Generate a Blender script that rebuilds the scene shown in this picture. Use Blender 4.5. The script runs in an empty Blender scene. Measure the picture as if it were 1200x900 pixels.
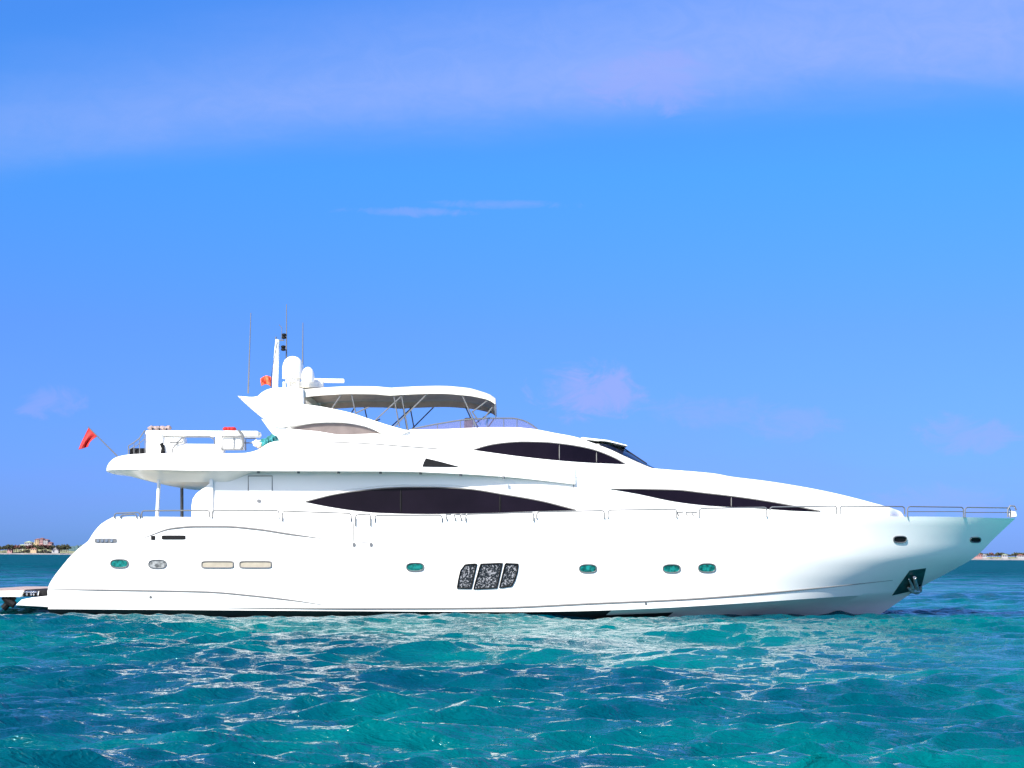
import bpy, bmesh, math, random
import numpy as np
from mathutils import Vector
from mathutils.bvhtree import BVHTree

random.seed(7)
rng = np.random.default_rng(11)
scn = bpy.context.scene
COL = scn.collection
R = math.radians

# ------------------------------------------------------------------ camera
D = 50.0            # camera to the near side of the hull (m)
HC = 2.03           # eye height above the water
F = 1720.0          # focal length in pixels of the 1200 px wide photograph
TH = math.atan(7.0/1200.0)      # the photograph leans a little
cd = bpy.data.cameras.new('camera')
cam = bpy.data.objects.new('camera', cd)
COL.objects.link(cam)
cam.location = (0, -D, HC)
cam.rotation_euler = (R(90), -TH, 0)
cd.sensor_width = 36.0
cd.lens = 36.0*F/1200.0
cd.shift_y = (651.5-450.0)/1200.0
cd.clip_start = 0.5
cd.clip_end = 30000.0
scn.camera = cam

# ------------------------------------------------------------------ sky, sun, exposure
SUN_EL, SUN_AZ = 43.0, 35.0     # azimuth: degrees to the left of straight behind the camera
sx = -math.sin(R(SUN_AZ))*math.cos(R(SUN_EL))
sy = -math.cos(R(SUN_AZ))*math.cos(R(SUN_EL))
sz = math.sin(R(SUN_EL))
SUNV = Vector((sx, sy, sz))
ld = bpy.data.lights.new('sun', 'SUN')
ld.energy = 5.0
ld.angle = R(0.53)
ld.color = (1.0, 0.965, 0.90)
sun = bpy.data.objects.new('sun', ld)
COL.objects.link(sun)
sun.rotation_euler = SUNV.to_track_quat('Z', 'Y').to_euler()
sun.location = (-60, -90, 120)

scn.view_settings.view_transform = 'Standard'
scn.view_settings.look = 'None'
scn.view_settings.gamma = 1.0
scn.view_settings.use_curve_mapping = False
scn.view_settings.exposure = 1.0
scn.cycles.max_bounces = 8
scn.cycles.use_denoising = True

world = bpy.data.worlds.new("World")
scn.world = world
world.use_nodes = True
NT = world.node_tree
NT.nodes.clear()


class G:
    """small helper for building node graphs"""
    def __init__(self, nt):
        self.nt = nt

    def n(self, t, **kw):
        nd = self.nt.nodes.new(t)
        for k, v in kw.items():
            setattr(nd, k, v)
        return nd

    def sock(self, dst, v):
        if v is None:
            return
        if hasattr(v, 'is_output') or isinstance(v, bpy.types.NodeSocket):
            self.nt.links.new(v, dst)
        else:
            dst.default_value = v

    def m(self, op, a, b=None, c=None, clamp=False):
        nd = self.n('ShaderNodeMath', operation=op, use_clamp=clamp)
        self.sock(nd.inputs[0], a); self.sock(nd.inputs[1], b); self.sock(nd.inputs[2], c)
        return nd.outputs[0]

    def ss(self, v, a, b, lo=0.0, hi=1.0):
        nd = self.n('ShaderNodeMapRange', interpolation_type='SMOOTHSTEP')
        self.sock(nd.inputs[0], v); self.sock(nd.inputs[1], a); self.sock(nd.inputs[2], b)
        nd.inputs[3].default_value = lo; nd.inputs[4].default_value = hi
        return nd.outputs[0]

    def mix(self, f, a, b, mode='MIX'):
        nd = self.n('ShaderNodeMix', data_type='RGBA', blend_type=mode)
        self.sock(nd.inputs[0], f); self.sock(nd.inputs[6], a); self.sock(nd.inputs[7], b)
        return nd.outputs[2]

    def noise(self, vec, scale, detail=4, rough=0.55, dist=0.0):
        nd = self.n('ShaderNodeTexNoise')
        self.sock(nd.inputs['Vector'], vec)
        nd.inputs['Scale'].default_value = scale
        nd.inputs['Detail'].default_value = detail
        nd.inputs['Roughness'].default_value = rough
        nd.inputs['Distortion'].default_value = dist
        return nd.outputs[0]

    def comb(self, x, y, z=0.0):
        nd = self.n('ShaderNodeCombineXYZ')
        self.sock(nd.inputs[0], x); self.sock(nd.inputs[1], y); self.sock(nd.inputs[2], z)
        return nd.outputs[0]


def lin(r, g, b):
    f = lambda c: (c/255/12.92) if c <= 10 else ((c/255+0.055)/1.055)**2.4
    return (f(r), f(g), f(b), 1.0)


g = G(NT)
sky = g.n('ShaderNodeTexSky', sky_type='NISHITA')
sky.sun_disc = False
sky.sun_elevation = R(SUN_EL)
sky.sun_rotation = math.atan2(sx, sy)
sky.altitude = 0.0
sky.air_density = 1.0
sky.dust_density = 0.3
sky.ozone_density = 3.0
tc = g.n('ShaderNodeTexCoord')
sep = g.n('ShaderNodeSeparateXYZ')
NT.links.new(tc.outputs['Generated'], sep.inputs[0])
dx_, dy_, dz_ = sep.outputs
ysafe = g.m('MAXIMUM', dy_, 0.05)
u = g.m('DIVIDE', dx_, ysafe)
v = g.m('DIVIDE', dz_, ysafe)
front = g.ss(dy_, 0.15, 0.5)
ramp = g.n('ShaderNodeValToRGB')       # clear deep-blue air: the tint of the clear sky by height above the horizon
el_ = ramp.color_ramp.elements
el_[0].position = 0.0; el_[0].color = (0.115, 0.265, 0.78, 1)
el_[1].position = 1.0; el_[1].color = (0.12, 0.42, 1.0, 1)
for p_, c_ in ((0.05, (0.165, 0.30, 0.80, 1)), (0.15, (0.225, 0.40, 0.82, 1)), (0.25, (0.215, 0.57, 1.0, 1)), (0.36, (0.27, 0.62, 1.15, 1)), (0.6, (0.18, 0.54, 1.1, 1))):
    e_ = el_.new(p_); e_.color = c_
NT.links.new(dz_, ramp.inputs[0])
tinted = g.mix(1.0, sky.outputs[0], ramp.outputs[0], 'MULTIPLY')
sc_ = g.m('MULTIPLY', u, 1.0)
nv = g.comb(g.m('MULTIPLY', u, 2.2), g.m('MULTIPLY', v, 9.0), 0.3)
n1 = g.noise(nv, 2.3, 5, 0.55, 0.4)
n2 = g.noise(g.comb(g.m('MULTIPLY', u, 11.0), g.m('MULTIPLY', v, 18.0), 3.1), 3.0, 8, 0.66, 0.9)
n1c = g.m('SUBTRACT', n1, 0.5)
n2c = g.m('SUBTRACT', n2, 0.5)
# long veil of thin cloud rising to the right
vl = g.m('ADD', g.m('SUBTRACT', v, g.m('ADD', g.m('MULTIPLY', u, 0.075), 0.287)), g.m('MULTIPLY', n1c, 0.03))
vu = g.m('ADD', g.m('SUBTRACT', v, g.m('ADD', g.m('MULTIPLY', u, 0.20), 0.375)), g.m('MULTIPLY', n1c, 0.05))
veil = g.m('MULTIPLY', g.ss(vl, -0.016, 0.045), g.ss(vu, -0.07, 0.06, 1.0, 0.0))
veil = g.m('MULTIPLY', veil, g.ss(n1, 0.25, 0.75, 0.72, 1.0))
veil = g.m('MULTIPLY', veil, g.ss(n2, 0.2, 0.8, 0.8, 1.1))


def blob(px, py, rx, ry, s, thr=0.0):
    u0, v0 = (px-600)/F, (651.5-py)/F
    a = g.m('DIVIDE', g.m('SUBTRACT', u, u0), rx/F)
    b = g.m('DIVIDE', g.m('SUBTRACT', v, v0), ry/F)
    r2 = g.m('ADD', g.m('MULTIPLY', a, a), g.m('MULTIPLY', b, b))
    r2 = g.m('ADD', r2, g.m('MULTIPLY', n2c, 4.6))
    return g.m('MULTIPLY', g.ss(r2, -0.2, 1.3, 1.0, 0.0), s)


pinks = None
for args in ((752, 92, 85, 38, 0.55), (690, 458, 62, 34, 0.85), (58, 474, 38, 22, 0.45), (1130, 508, 60, 24, 0.5),
             (930, 497, 60, 20, 0.35), (835, 480, 80, 20, 0.3), (478, 249, 75, 6, 0.40), (585, 240, 85, 6, 0.34), (1095, 585, 90, 22, 0.3)):
    b_ = blob(*args)
    pinks = b_ if pinks is None else g.m('MAXIMUM', pinks, b_)
# broad low haze of thin cloud near the horizon
low = g.m('MULTIPLY', g.ss(v, 0.0, 0.16, 1.0, 0.0), g.ss(n1, 0.35, 0.7, 0.25, 1.0))
SKYK = 1.0
EXPK = 1.0/ (2**1.0) / 0.10    # picture value -> world colour, at background strength 0.1
def skc(r, g_, b):
    c = lin(r, g_, b)
    return (c[0]*EXPK, c[1]*EXPK, c[2]*EXPK, 1.0)
c1 = g.mix(g.m('MULTIPLY', g.m('MULTIPLY', veil, front), 0.95), tinted, skc(150, 180, 255))
c2 = g.mix(g.m('MULTIPLY', g.m('MULTIPLY', low, front), 0.35), c1, skc(134, 160, 250))
c3 = g.mix(g.m('MULTIPLY', g.m('MULTIPLY', pinks, front), 0.75), c2, skc(168, 178, 252))
# bright white cloud added in the unseen sky behind left, filling shaded sides
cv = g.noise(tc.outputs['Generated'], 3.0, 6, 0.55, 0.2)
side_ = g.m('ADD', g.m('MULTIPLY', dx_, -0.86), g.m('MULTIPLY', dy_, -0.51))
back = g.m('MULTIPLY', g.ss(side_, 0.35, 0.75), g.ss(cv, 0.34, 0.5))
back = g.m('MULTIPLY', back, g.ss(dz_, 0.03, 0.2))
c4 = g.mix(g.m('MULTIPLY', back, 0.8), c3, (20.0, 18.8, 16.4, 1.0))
bg = g.n('ShaderNodeBackground')
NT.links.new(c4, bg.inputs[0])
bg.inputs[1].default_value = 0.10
out = g.n('ShaderNodeOutputWorld')
NT.links.new(bg.outputs[0], out.inputs[0])

# ------------------------------------------------------------------ helpers


def W(px, py, Y):
    """world point at depth Y seen at photograph pixel (px, py)"""
    a, b = px-600.0, py-651.5
    u_ = a*math.cos(TH)+b*math.sin(TH)
    v_ = -a*math.sin(TH)+b*math.cos(TH)
    return Vector((u_/F*(D+Y), Y, HC-v_/F*(D+Y)))


def ray(px, py):
    p = W(px, py, 0.0)
    o = Vector((0, -D, HC))
    return o, (p-o).normalized()


class Pchip:
    def __init__(self, pts):
        pts = sorted(pts)
        self.x = np.array([p[0] for p in pts], float)
        self.y = np.array([p[1] for p in pts], float)
        h = np.diff(self.x); d = np.diff(self.y)/h
        m = np.zeros(len(self.x))
        if len(d) == 1:
            m[:] = d[0]
        else:
            for i in range(1, len(d)):
                if d[i-1]*d[i] > 0:
                    w1, w2 = 2*h[i]+h[i-1], h[i]+2*h[i-1]
                    m[i] = (w1+w2)/(w1/d[i-1]+w2/d[i])
            m[0], m[-1] = d[0], d[-1]
        self.m, self.h = m, h

    def __call__(self, q):
        q = float(min(max(q, self.x[0]), self.x[-1]))
        i = int(min(max(np.searchsorted(self.x, q)-1, 0), len(self.h)-1))
        t = (q-self.x[i])/self.h[i]; h = self.h[i]
        return float((2*t**3-3*t*t+1)*self.y[i]+(t**3-2*t*t+t)*h*self.m[i]+(-2*t**3+3*t*t)*self.y[i+1]+(t**3-t*t)*h*self.m[i+1])


def sstep(x, a, b):
    t = min(max((x-a)/(b-a), 0.0), 1.0)
    return t*t*(3-2*t)


class MB:
    """collects geometry of ONE mesh (world coordinates)"""
    def __init__(self):
        self.v, self.f, self.mi = [], [], []

    def add(self, vs, fs, mi=0):
        o = len(self.v)
        self.v += [Vector(p) for p in vs]
        self.f += [tuple(i+o for i in f) for f in fs]
        self.mi += [mi]*len(fs)

    def box(self, c, s, mi=0):
        x, y, z = c; a, b, h = s[0]/2, s[1]/2, s[2]/2
        vs = [(x+i*a, y+j*b, z+k*h) for k in (-1, 1) for j in (-1, 1) for i in (-1, 1)]
        self.add(vs, [(0, 2, 3, 1), (4, 5, 7, 6), (0, 1, 5, 4), (2, 6, 7, 3), (0, 4, 6, 2), (1, 3, 7, 5)], mi)

    def rbox(self, c, s, r=0.05, seg=2):
        bm = bmesh.new()
        bmesh.ops.create_cube(bm, size=1.0)
        for w in bm.verts:
            w.co = Vector((w.co.x*s[0], w.co.y*s[1], w.co.z*s[2]))+Vector(c)
        bmesh.ops.bevel(bm, geom=bm.edges[:], offset=min(r, min(s)*0.45), segments=seg, profile=0.5, affect='EDGES')
        self.bm(bm)

    def bm(self, bm, mi=0):
        bm.verts.index_update()
        self.add([w.co.copy() for w in bm.verts], [[w.index for w in f.verts] for f in bm.faces], mi)
        bm.free()

    def tube(self, pts, r, n=8, close=False, mi=0):
        pts = [Vector(p) for p in pts]
        rs = r if isinstance(r, (list, tuple)) else [r]*len(pts)
        prev = None; rings = []
        for i, p in enumerate(pts):
            a = pts[max(i-1, 0)]; b = pts[min(i+1, len(pts)-1)]
            t = (b-a).normalized()
            if prev is None:
                ref = Vector((0, 1, 0)) if abs(t.y) < 0.9 else Vector((1, 0, 0))
                nrm = t.cross(ref).normalized()
            else:
                nrm = (prev-t*prev.dot(t)).normalized()
            prev = nrm
            bn = t.cross(nrm)
            rings.append([p+(nrm*math.cos(2*math.pi*k/n)+bn*math.sin(2*math.pi*k/n))*rs[i] for k in range(n)])
        vs = [q for rg in rings for q in rg]
        fs = []
        for i in range(len(rings)-1):
            for k in range(n):
                fs.append((i*n+k, i*n+(k+1) % n, (i+1)*n+(k+1) % n, (i+1)*n+k))
        fs.append(tuple(range(n))[::-1]); fs.append(tuple((len(rings)-1)*n+k for k in range(n)))
        self.add(vs, fs, mi)

    def lathe(self, prof, c, n=24, mi=0):
        vs, fs = [], []
        for (r, z) in prof:
            for k in range(n):
                a = 2*math.pi*k/n
                vs.append((c[0]+r*math.cos(a), c[1]+r*math.sin(a), c[2]+z))
        for i in range(len(prof)-1):
            for k in range(n):
                fs.append((i*n+k, i*n+(k+1) % n, (i+1)*n+(k+1) % n, (i+1)*n+k))
        fs.append(tuple(range(n))[::-1]); fs.append(tuple((len(prof)-1)*n+k for k in range(n)))
        self.add(vs, fs, mi)

    def prism(self, outline, y0, y1, bevel=0.03, seg=2):
        """outline: world (x,z) pairs, extruded from y0 to y1 with rounded edges"""
        bm = bmesh.new()
        A = [bm.verts.new((x, y0, z)) for x, z in outline]
        B = [bm.verts.new((x, y1, z)) for x, z in outline]
        bm.faces.new(A); bm.faces.new(B[::-1])
        n = len(outline)
        for i in range(n):
            bm.faces.new((A[i], B[i], B[(i+1) % n], A[(i+1) % n]))
        bmesh.ops.recalc_face_normals(bm, faces=bm.faces)
        if bevel > 0:
            es = [e for e in bm.edges if len({w.co.y for w in e.verts}) == 1]
            bmesh.ops.bevel(bm, geom=es, offset=bevel, segments=seg, profile=0.5, affect='EDGES')
        self.bm(bm)

    def grid(self, rows, mi=0):
        n = len(rows[0])
        self.add([p for r in rows for p in r],
                 [(i*n+k, i*n+k+1, (i+1)*n+k+1, (i+1)*n+k) for i in range(len(rows)-1) for k in range(n-1)], mi)

    def bvh(self):
        return BVHTree.FromPolygons([tuple(p) for p in self.v], self.f)

    def build(self, name, mat, parent=None, smooth=True, angle=35, flip=False):
        off = Vector((0, 0, 0))
        p = parent
        while p is not None:
            off += p.location
            p = p.parent
        me = bpy.data.meshes.new(name)
        me.from_pydata([tuple(q-off) for q in self.v], [], self.f)
        mats = mat if isinstance(mat, (list, tuple)) else [mat]
        for m_ in mats:
            me.materials.append(m_)
        if len(mats) > 1:
            me.polygons.foreach_set('material_index', self.mi)
        bm = bmesh.new(); bm.from_mesh(me)
        bmesh.ops.remove_doubles(bm, verts=bm.verts, dist=1e-5)
        bmesh.ops.recalc_face_normals(bm, faces=bm.faces)
        bm.to_mesh(me); bm.free()
        if smooth:
            me.polygons.foreach_set('use_smooth', [True]*len(me.polygons))
            me.set_sharp_from_angle(angle=R(angle))
        me.update()
        o = bpy.data.objects.new(name, me)
        COL.objects.link(o)
        if parent is not None:
            o.parent = parent
        return o


def tag(o, label=None, cat=None, group=None, kind=None):
    if label: o['label'] = label
    if cat: o['category'] = cat
    if group: o['group'] = group
    if kind: o['kind'] = kind
    return o


def empty(name, loc, label, cat, group=None):
    o = bpy.data.objects.new(name, None)
    o.empty_display_size = 0.3
    o.location = loc
    COL.objects.link(o)
    return tag(o, label, cat, group)


# ------------------------------------------------------------------ materials


def mat(name, base, rough=0.5, metal=0.0, coat=0.0, spec=0.5, noise=0.0, nscale=3.0, bump=0.0, bscale=40.0):
    m_ = bpy.data.materials.new(name)
    m_.use_nodes = True
    nt = m_.node_tree
    b = nt.nodes['Principled BSDF']
    q = G(nt)
    b.inputs['Roughness'].default_value = rough
    b.inputs['Metallic'].default_value = metal
    b.inputs['Specular IOR Level'].default_value = spec
    b.inputs['Coat Weight'].default_value = coat
    b.inputs['Coat Roughness'].default_value = 0.05
    col = (*base, 1.0)
    b.inputs['Base Color'].default_value = col
    t = q.n('ShaderNodeTexCoord')
    if noise > 0:
        nz = q.noise(t.outputs['Object'], nscale, 5, 0.6)
        dark = tuple(c*(1-noise) for c in base)+(1.0,)
        lite = tuple(min(c*(1+noise), 0.9) for c in base)+(1.0,)
        nt.links.new(q.mix(q.ss(nz, 0.3, 0.7), dark, lite), b.inputs['Base Color'])
    if bump > 0:
        bp = q.n('ShaderNodeBump')
        bp.inputs['Strength'].default_value = bump
        bp.inputs['Distance'].default_value = 0.02
        nt.links.new(q.noise(t.outputs['Object'], bscale, 4, 0.6), bp.inputs['Height'])
        nt.links.new(bp.outputs[0], b.inputs['Normal'])
    return m_


GEL = mat('white_gelcoat', (0.83, 0.82, 0.78), 0.28, coat=0.35, noise=0.02, nscale=0.6)
GEL2 = mat('cream_gelcoat', (0.80, 0.79, 0.75), 0.35, coat=0.2, noise=0.02, nscale=0.8)
ANTIF = mat('black_antifouling', (0.012, 0.014, 0.016), 0.6, noise=0.3)
GLASS = mat('dark_tinted_glass', (0.006, 0.004, 0.008), 0.10, spec=0.08, noise=0.25, nscale=0.5)
GLASSB = mat('brown_tinted_glass', (0.16, 0.13, 0.12), 0.25, spec=0.4, noise=0.15, nscale=2.0)
GLASSW = mat('blue_black_windscreen_glass', (0.004, 0.008, 0.03), 0.15, spec=0.12)
PORT = mat('green_porthole_glass', (0.006, 0.125, 0.115), 0.15, noise=0.7, nscale=9.0)
PORTG = mat('grey_porthole_glass', (0.19, 0.20, 0.20), 0.2, noise=0.7, nscale=9.0)
SLOT = mat('beige_blind_glass', (0.36, 0.32, 0.25), 0.3, noise=0.1)
STEEL = mat('stainless_steel', (0.55, 0.55, 0.56), 0.22, 1.0, noise=0.15, nscale=3.0)
STEELD = mat('dull_steel', (0.16, 0.165, 0.17), 0.4, 0.4)
LINE = mat('grey_trim', (0.17, 0.165, 0.16), 0.6, spec=0.2)
BLACK = mat('black_rubber', (0.008, 0.008, 0.009), 0.7, spec=0.15, noise=0.3, nscale=6.0)
DECK = mat('pale_deck', (0.50, 0.46, 0.39), 0.6, noise=0.25, nscale=5.0)
CANV = mat('grey_canvas', (0.58, 0.47, 0.40), 0.9, noise=0.12, nscale=2.0, bump=0.3, bscale=14.0)
CANW = mat('white_canvas', (0.60, 0.575, 0.51), 0.8, noise=0.06, nscale=2.0, bump=0.15, bscale=6.0)
BROWN = mat('brown_canvas', (0.25, 0.19, 0.18), 0.9, noise=0.3, nscale=8.0, bump=0.5, bscale=20.0)
RED = mat('red_cloth', (0.40, 0.010, 0.012), 0.75, noise=0.2, nscale=6.0, bump=0.3, bscale=18.0)
ORANGE = mat('orange_cloth', (0.75, 0.12, 0.05), 0.7, noise=0.3, nscale=7.0)
TEAL = mat('teal_cloth', (0.015, 0.14, 0.15), 0.85, noise=0.6, nscale=5.0, bump=0.5, bscale=12.0)
GALV = mat('galvanised_anchor', (0.45, 0.46, 0.46), 0.45, 0.7, noise=0.3, nscale=8.0)
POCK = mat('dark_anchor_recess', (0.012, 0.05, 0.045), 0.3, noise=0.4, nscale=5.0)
SOFF = mat('teal_grey_soffit', (0.30, 0.40, 0.40), 0.35, noise=0.25, nscale=1.5)

mw = bpy.data.materials.new('hull_window_glass_painted_glints'); mw.use_nodes = True
q = G(mw.node_tree); b = mw.node_tree.nodes['Principled BSDF']
t = q.n('ShaderNodeTexCoord')
spk = q.noise(t.outputs['Object'], 16.0, 3, 0.75)  # pale speckle paints water reflections into the glass colour
mw.node_tree.links.new(q.mix(q.ss(spk, 0.50, 0.62), (0.012, 0.013, 0.016, 1), (0.33, 0.33, 0.35, 1)), b.inputs['Base Color'])
b.inputs['Roughness'].default_value = 0.15
GLASSH = mw

mt = bpy.data.materials.new('smoked_acrylic'); mt.use_nodes = True
nt = mt.node_tree; b = nt.nodes['Principled BSDF']
b.inputs['Base Color'].default_value = (0.16, 0.13, 0.22, 1); b.inputs['Roughness'].default_value = 0.1
b.inputs['Alpha'].default_value = 0.45
ACRY = mt

# ------------------------------------------------------------------ the sea
WAVES = []
NW = 150
for i in range(NW):
    lam = 0.30*(13.0/0.30)**((i+rng.random())/NW)
    ang = R(-80)+rng.normal()*R(27)           # running towards the viewer, a little to the right
    k = 2*math.pi/lam
    amp = 0.031*lam/(2*math.pi)*(0.5+rng.random())
    amp *= 1.95 if lam < 1.0 else 1.6 if lam < 1.6 else 1.0 if lam < 2.0 else 0.74
    if lam > 3: amp *= 0.7
    if lam > 5: amp *= (5/lam)**0.6
    WAVES.append((k*math.cos(ang), k*math.sin(ang), k, amp, rng.random()*2*math.pi, lam))


def axis(lo, hi, step, far_lo, far_hi, grow=1.09):
    a = list(np.arange(lo, hi+1e-6, step))
    s = step; x = a[-1]
    while x < far_hi:
        s *= grow; x += s; a.append(x)
    s = step; x = a[0]; pre = []
    while x > far_lo:
        s *= grow; x -= s; pre.append(x)
    return np.array(pre[::-1]+a)


xs = axis(-18.5, 18.5, 0.075, -9000, 9000, 1.03)
ys = axis(-41, -16, 0.055, -400, -41.1, 1.14)
y2 = axis(-16, 3, 0.075, -16, 240, 1.0095)
y3 = axis(y2[-1], y2[-1], y2[-1]-y2[-2], y2[-1], 12000, 1.06)
y2 = np.concatenate([y2, y3[1:]])
ys = np.concatenate([ys[ys < -16-1e-6], y2])
X, Y = np.meshgrid(xs, ys)
sxp = np.gradient(xs)[None, :]*np.ones_like(X)
syp = np.gradient(ys)[:, None]*np.ones_like(X)
Z = np.zeros_like(X); DXm = np.zeros_like(X); DYm = np.zeros_like(X)
patch = 0.8+0.45*np.sin(X*0.11+1.3+0.6*np.sin(Y*0.07))*np.sin(Y*0.13+0.4+0.5*np.sin(X*0.09))
for kx, ky, k, amp, ph, lam in WAVES:
    w_ = np.clip((lam/np.maximum(sxp*abs(kx)/k+1e-3, syp*abs(ky)/k+1e-3)-2.5)/3.0, 0, 1)
    if w_.max() <= 0: continue
    a_ = amp*w_*(patch if lam < 2.5 else 1.0)
    th = kx*X+ky*Y+ph
    Z += a_*np.cos(th)
    DXm -= 0.85*a_*kx/k*np.sin(th)
    DYm -= 0.85*a_*ky/k*np.sin(th)
X2, Y2 = X+DXm, Y+DYm
nr, nc = X.shape
me = bpy.data.meshes.new('sea_water')
idx = np.arange(nr*nc).reshape(nr, nc)
quads = np.stack([idx[:-1, :-1], idx[:-1, 1:], idx[1:, 1:], idx[1:, :-1]], -1).reshape(-1, 4)
me.vertices.add(nr*nc)
me.vertices.foreach_set('co', np.stack([X2, Y2, Z], -1).astype(np.float32).ravel())
me.loops.add(quads.size); me.loops.foreach_set('vertex_index', quads.astype(np.int32).ravel())
me.polygons.add(len(quads))
me.polygons.foreach_set('loop_start', np.arange(0, quads.size, 4, dtype=np.int32))
me.polygons.foreach_set('use_smooth', np.ones(len(quads), bool))
me.update(calc_edges=True)
sea = bpy.data.objects.new('sea_water', me); COL.objects.link(sea)
tag(sea, kind='structure')
sea.location.z = -0.05
ms = bpy.data.materials.new('sea_water'); ms.use_nodes = True
nt = ms.node_tree; q = G(nt); b = nt.nodes['Principled BSDF']
geo = q.n('ShaderNodeNewGeometry'); pos = geo.outputs['Position']
big = q.noise(pos, 0.05, 3, 0.5)
mid = q.noise(pos, 0.35, 3, 0.5)
sepp = q.n('ShaderNodeSeparateXYZ'); nt.links.new(pos, sepp.inputs[0])
deep = q.ss(sepp.outputs[1], 5.0, 160.0)
SEA_A, SEA_B, SEA_C = (0.0, 0.038, 0.062, 1), (0.0, 0.090, 0.096, 1), (0.0, 0.048, 0.070, 1)
cc = q.mix(q.ss(q.m('ADD', q.m('MULTIPLY', big, 0.6), q.m('MULTIPLY', mid, 0.4)), 0.38, 0.62), SEA_A, SEA_B)
cc = q.mix(deep, cc, SEA_C)
# bright turquoise area added out of view, bouncing teal light onto the bow
teal_bounce = q.m('SUBTRACT', sepp.outputs[0], q.m('ADD', q.m('MULTIPLY', sepp.outputs[1], 0.36), 19.5))
teal_bounce = q.m('ADD', teal_bounce, q.m('MULTIPLY', q.m('SUBTRACT', big, 0.5), 5.0))
cc = q.mix(q.m('MULTIPLY', q.ss(teal_bounce, 0.0, 6.0), q.ss(teal_bounce, 45.0, 70.0, 1.0, 0.0)), cc, (0.0, 0.48, 0.37, 1))
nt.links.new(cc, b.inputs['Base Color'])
nt.links.new(q.ss(sepp.outputs[1], 0.0, 200.0, 0.03, 0.4), b.inputs['Roughness'])
nt.links.new(q.ss(sepp.outputs[1], 4.0, 110.0, 0.42, 0.02), b.inputs['Specular IOR Level'])
b.inputs['IOR'].default_value = 1.33
mp = q.n('ShaderNodeMapping'); nt.links.new(pos, mp.inputs[0]); mp.inputs['Scale'].default_value = (0.6, 1.35, 1.0)
def ridge(scale, detail, dist):
    n_ = q.noise(mp.outputs[0], scale, detail, 0.6, dist)
    return q.m('SUBTRACT', 1.0, q.m('ABSOLUTE', q.m('MULTIPLY_ADD', n_, 2.6, -1.3)))
hh = q.m('ADD', q.m('MULTIPLY', ridge(1.9, 3, 0.6), 0.070), q.m('ADD', q.m('MULTIPLY', ridge(5.0, 3, 0.5), 0.034), q.m('MULTIPLY', ridge(15.0, 2, 0.4), 0.010)))
swell = q.m('MULTIPLY', q.noise(mp.outputs[0], 0.22, 4, 0.6, 0.3), q.ss(sepp.outputs[1], 5.0, 90.0, 0.0, 4.5))
hh = q.m('ADD', hh, swell)
bp = q.n('ShaderNodeBump'); bp.inputs['Strength'].default_value = 0.8; bp.inputs['Distance'].default_value = 1.0
nt.links.new(hh, bp.inputs['Height']); nt.links.new(bp.outputs[0], b.inputs['Normal'])
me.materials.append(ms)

# ------------------------------------------------------------------ the yacht: hull
YC = 3.5
yacht = empty('motor_yacht', (0, YC, 0), 'large white motor yacht with dark swept windows lying on turquoise water', 'yacht')
stem = [W(px, py, YC) for px, py in ((1190, 607.5), (1166, 630), (1143, 652.5), (1112, 670.5), (1081, 687), (1058, 702), (1036, 717), (1010, 734), (960, 765))]
stern = [W(px, py, 0.25) for px, py in ((133, 605.5), (127, 608.5), (119, 613.5), (107, 627.5), (103.5, 633.5), (93, 641.5), (80, 654), (71.5, 664), (63, 674.5), (55, 688), (54, 693), (54, 699), (54, 760))]
xend = Pchip([(p.z, p.x) for p in stem]); xst = Pchip([(p.z, p.x) for p in stern])
sheer_px = Pchip([(100, 606.5), (132, 605.5), (230, 606), (420, 607.5), (700, 606.5), (900, 605), (1060, 605.2), (1190, 607.5)])


def plan(s, bm_, s0, n, aft=0.93):
    q_ = max((s-s0)/(1-s0), 0.0)
    return bm_*(aft+(1-aft)*sstep(s, 0.0, 0.35))*max(1-q_**n, 0.0)


def b_sheer(s): return plan(s, 3.48, 0.58, 2.6)
def b_chine(s): return plan(s, 3.26, 0.66, 2.6)


def zs_of(s):
    px = 132+s*(1190-132)
    yy = YC-b_sheer(s)
    return W(px, sheer_px(px), yy).z


def zch_of(s): return 0.11+0.66*sstep(s, 0.5, 1.02)**1.3


NS = 170; NB, NA = 8, 26


def hull_pt(s, j):
    if j <= NB:            # from keel to chine
        t = j/NB
        zc = zch_of(s); zk = -1.5+0.3*s
        z = zk+(zc-zk)*t
        B = b_chine(s)*(0.25+0.75*t**0.8)
        B *= 1.0-0.35*sstep(s, 0.6, 1.0)*(1-t)
        if j < NB: B = max(B-0.16*sstep(s, 0.35, 0.7)*min(1.0, B), 0.0)
    else:
        t = (j-NB)/NA
        zc, z1 = zch_of(s), zs_of(s)
        z = zc+(z1-zc)*t
        p = 1.0+0.5*sstep(s, 0.78, 0.97)
        B = b_chine(s)+(b_sheer(s)-b_chine(s))*t**p
        B += 0.05*math.sin(math.pi*t)*(1-sstep(s, 0.5, 0.8))
    return Vector((xst(z)+(xend(z)-xst(z))*s, YC-B, z))


hm = MB()
ss_ = [1-(1-i/NS)**1.25 for i in range(NS+1)]
rows = [[hull_pt(s, j) for s in ss_] for j in range(NB+NA+1)]
hm.grid(rows)
mir = [[Vector((p.x, 2*YC-p.y, p.z)) for p in r] for r in rows]
hm.grid(mir)
hm.grid([[r[0] for r in rows], [r[0] for r in mir]])          # transom
HULL_BVH = hm.bvh()
# antifouling below the boot top takes its own material slot
hm.mi = [1 if sum(hm.v[i].z for i in f)/len(f) < 0.10-0.35*sstep(sum(hm.v[i].x for i in f)/len(f), 4.0, 9.0) else 0 for f in hm.f]
hull = hm.build('hull', [GEL, ANTIF], yacht, angle=28)


def b_at(Xw):
    """half breadth at the sheer for a world x"""
    x0, x1 = rows[-1][0].x, rows[-1][-1].x
    return b_sheer(min(max((Xw-x0)/(x1-x0), 0), 1))


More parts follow.
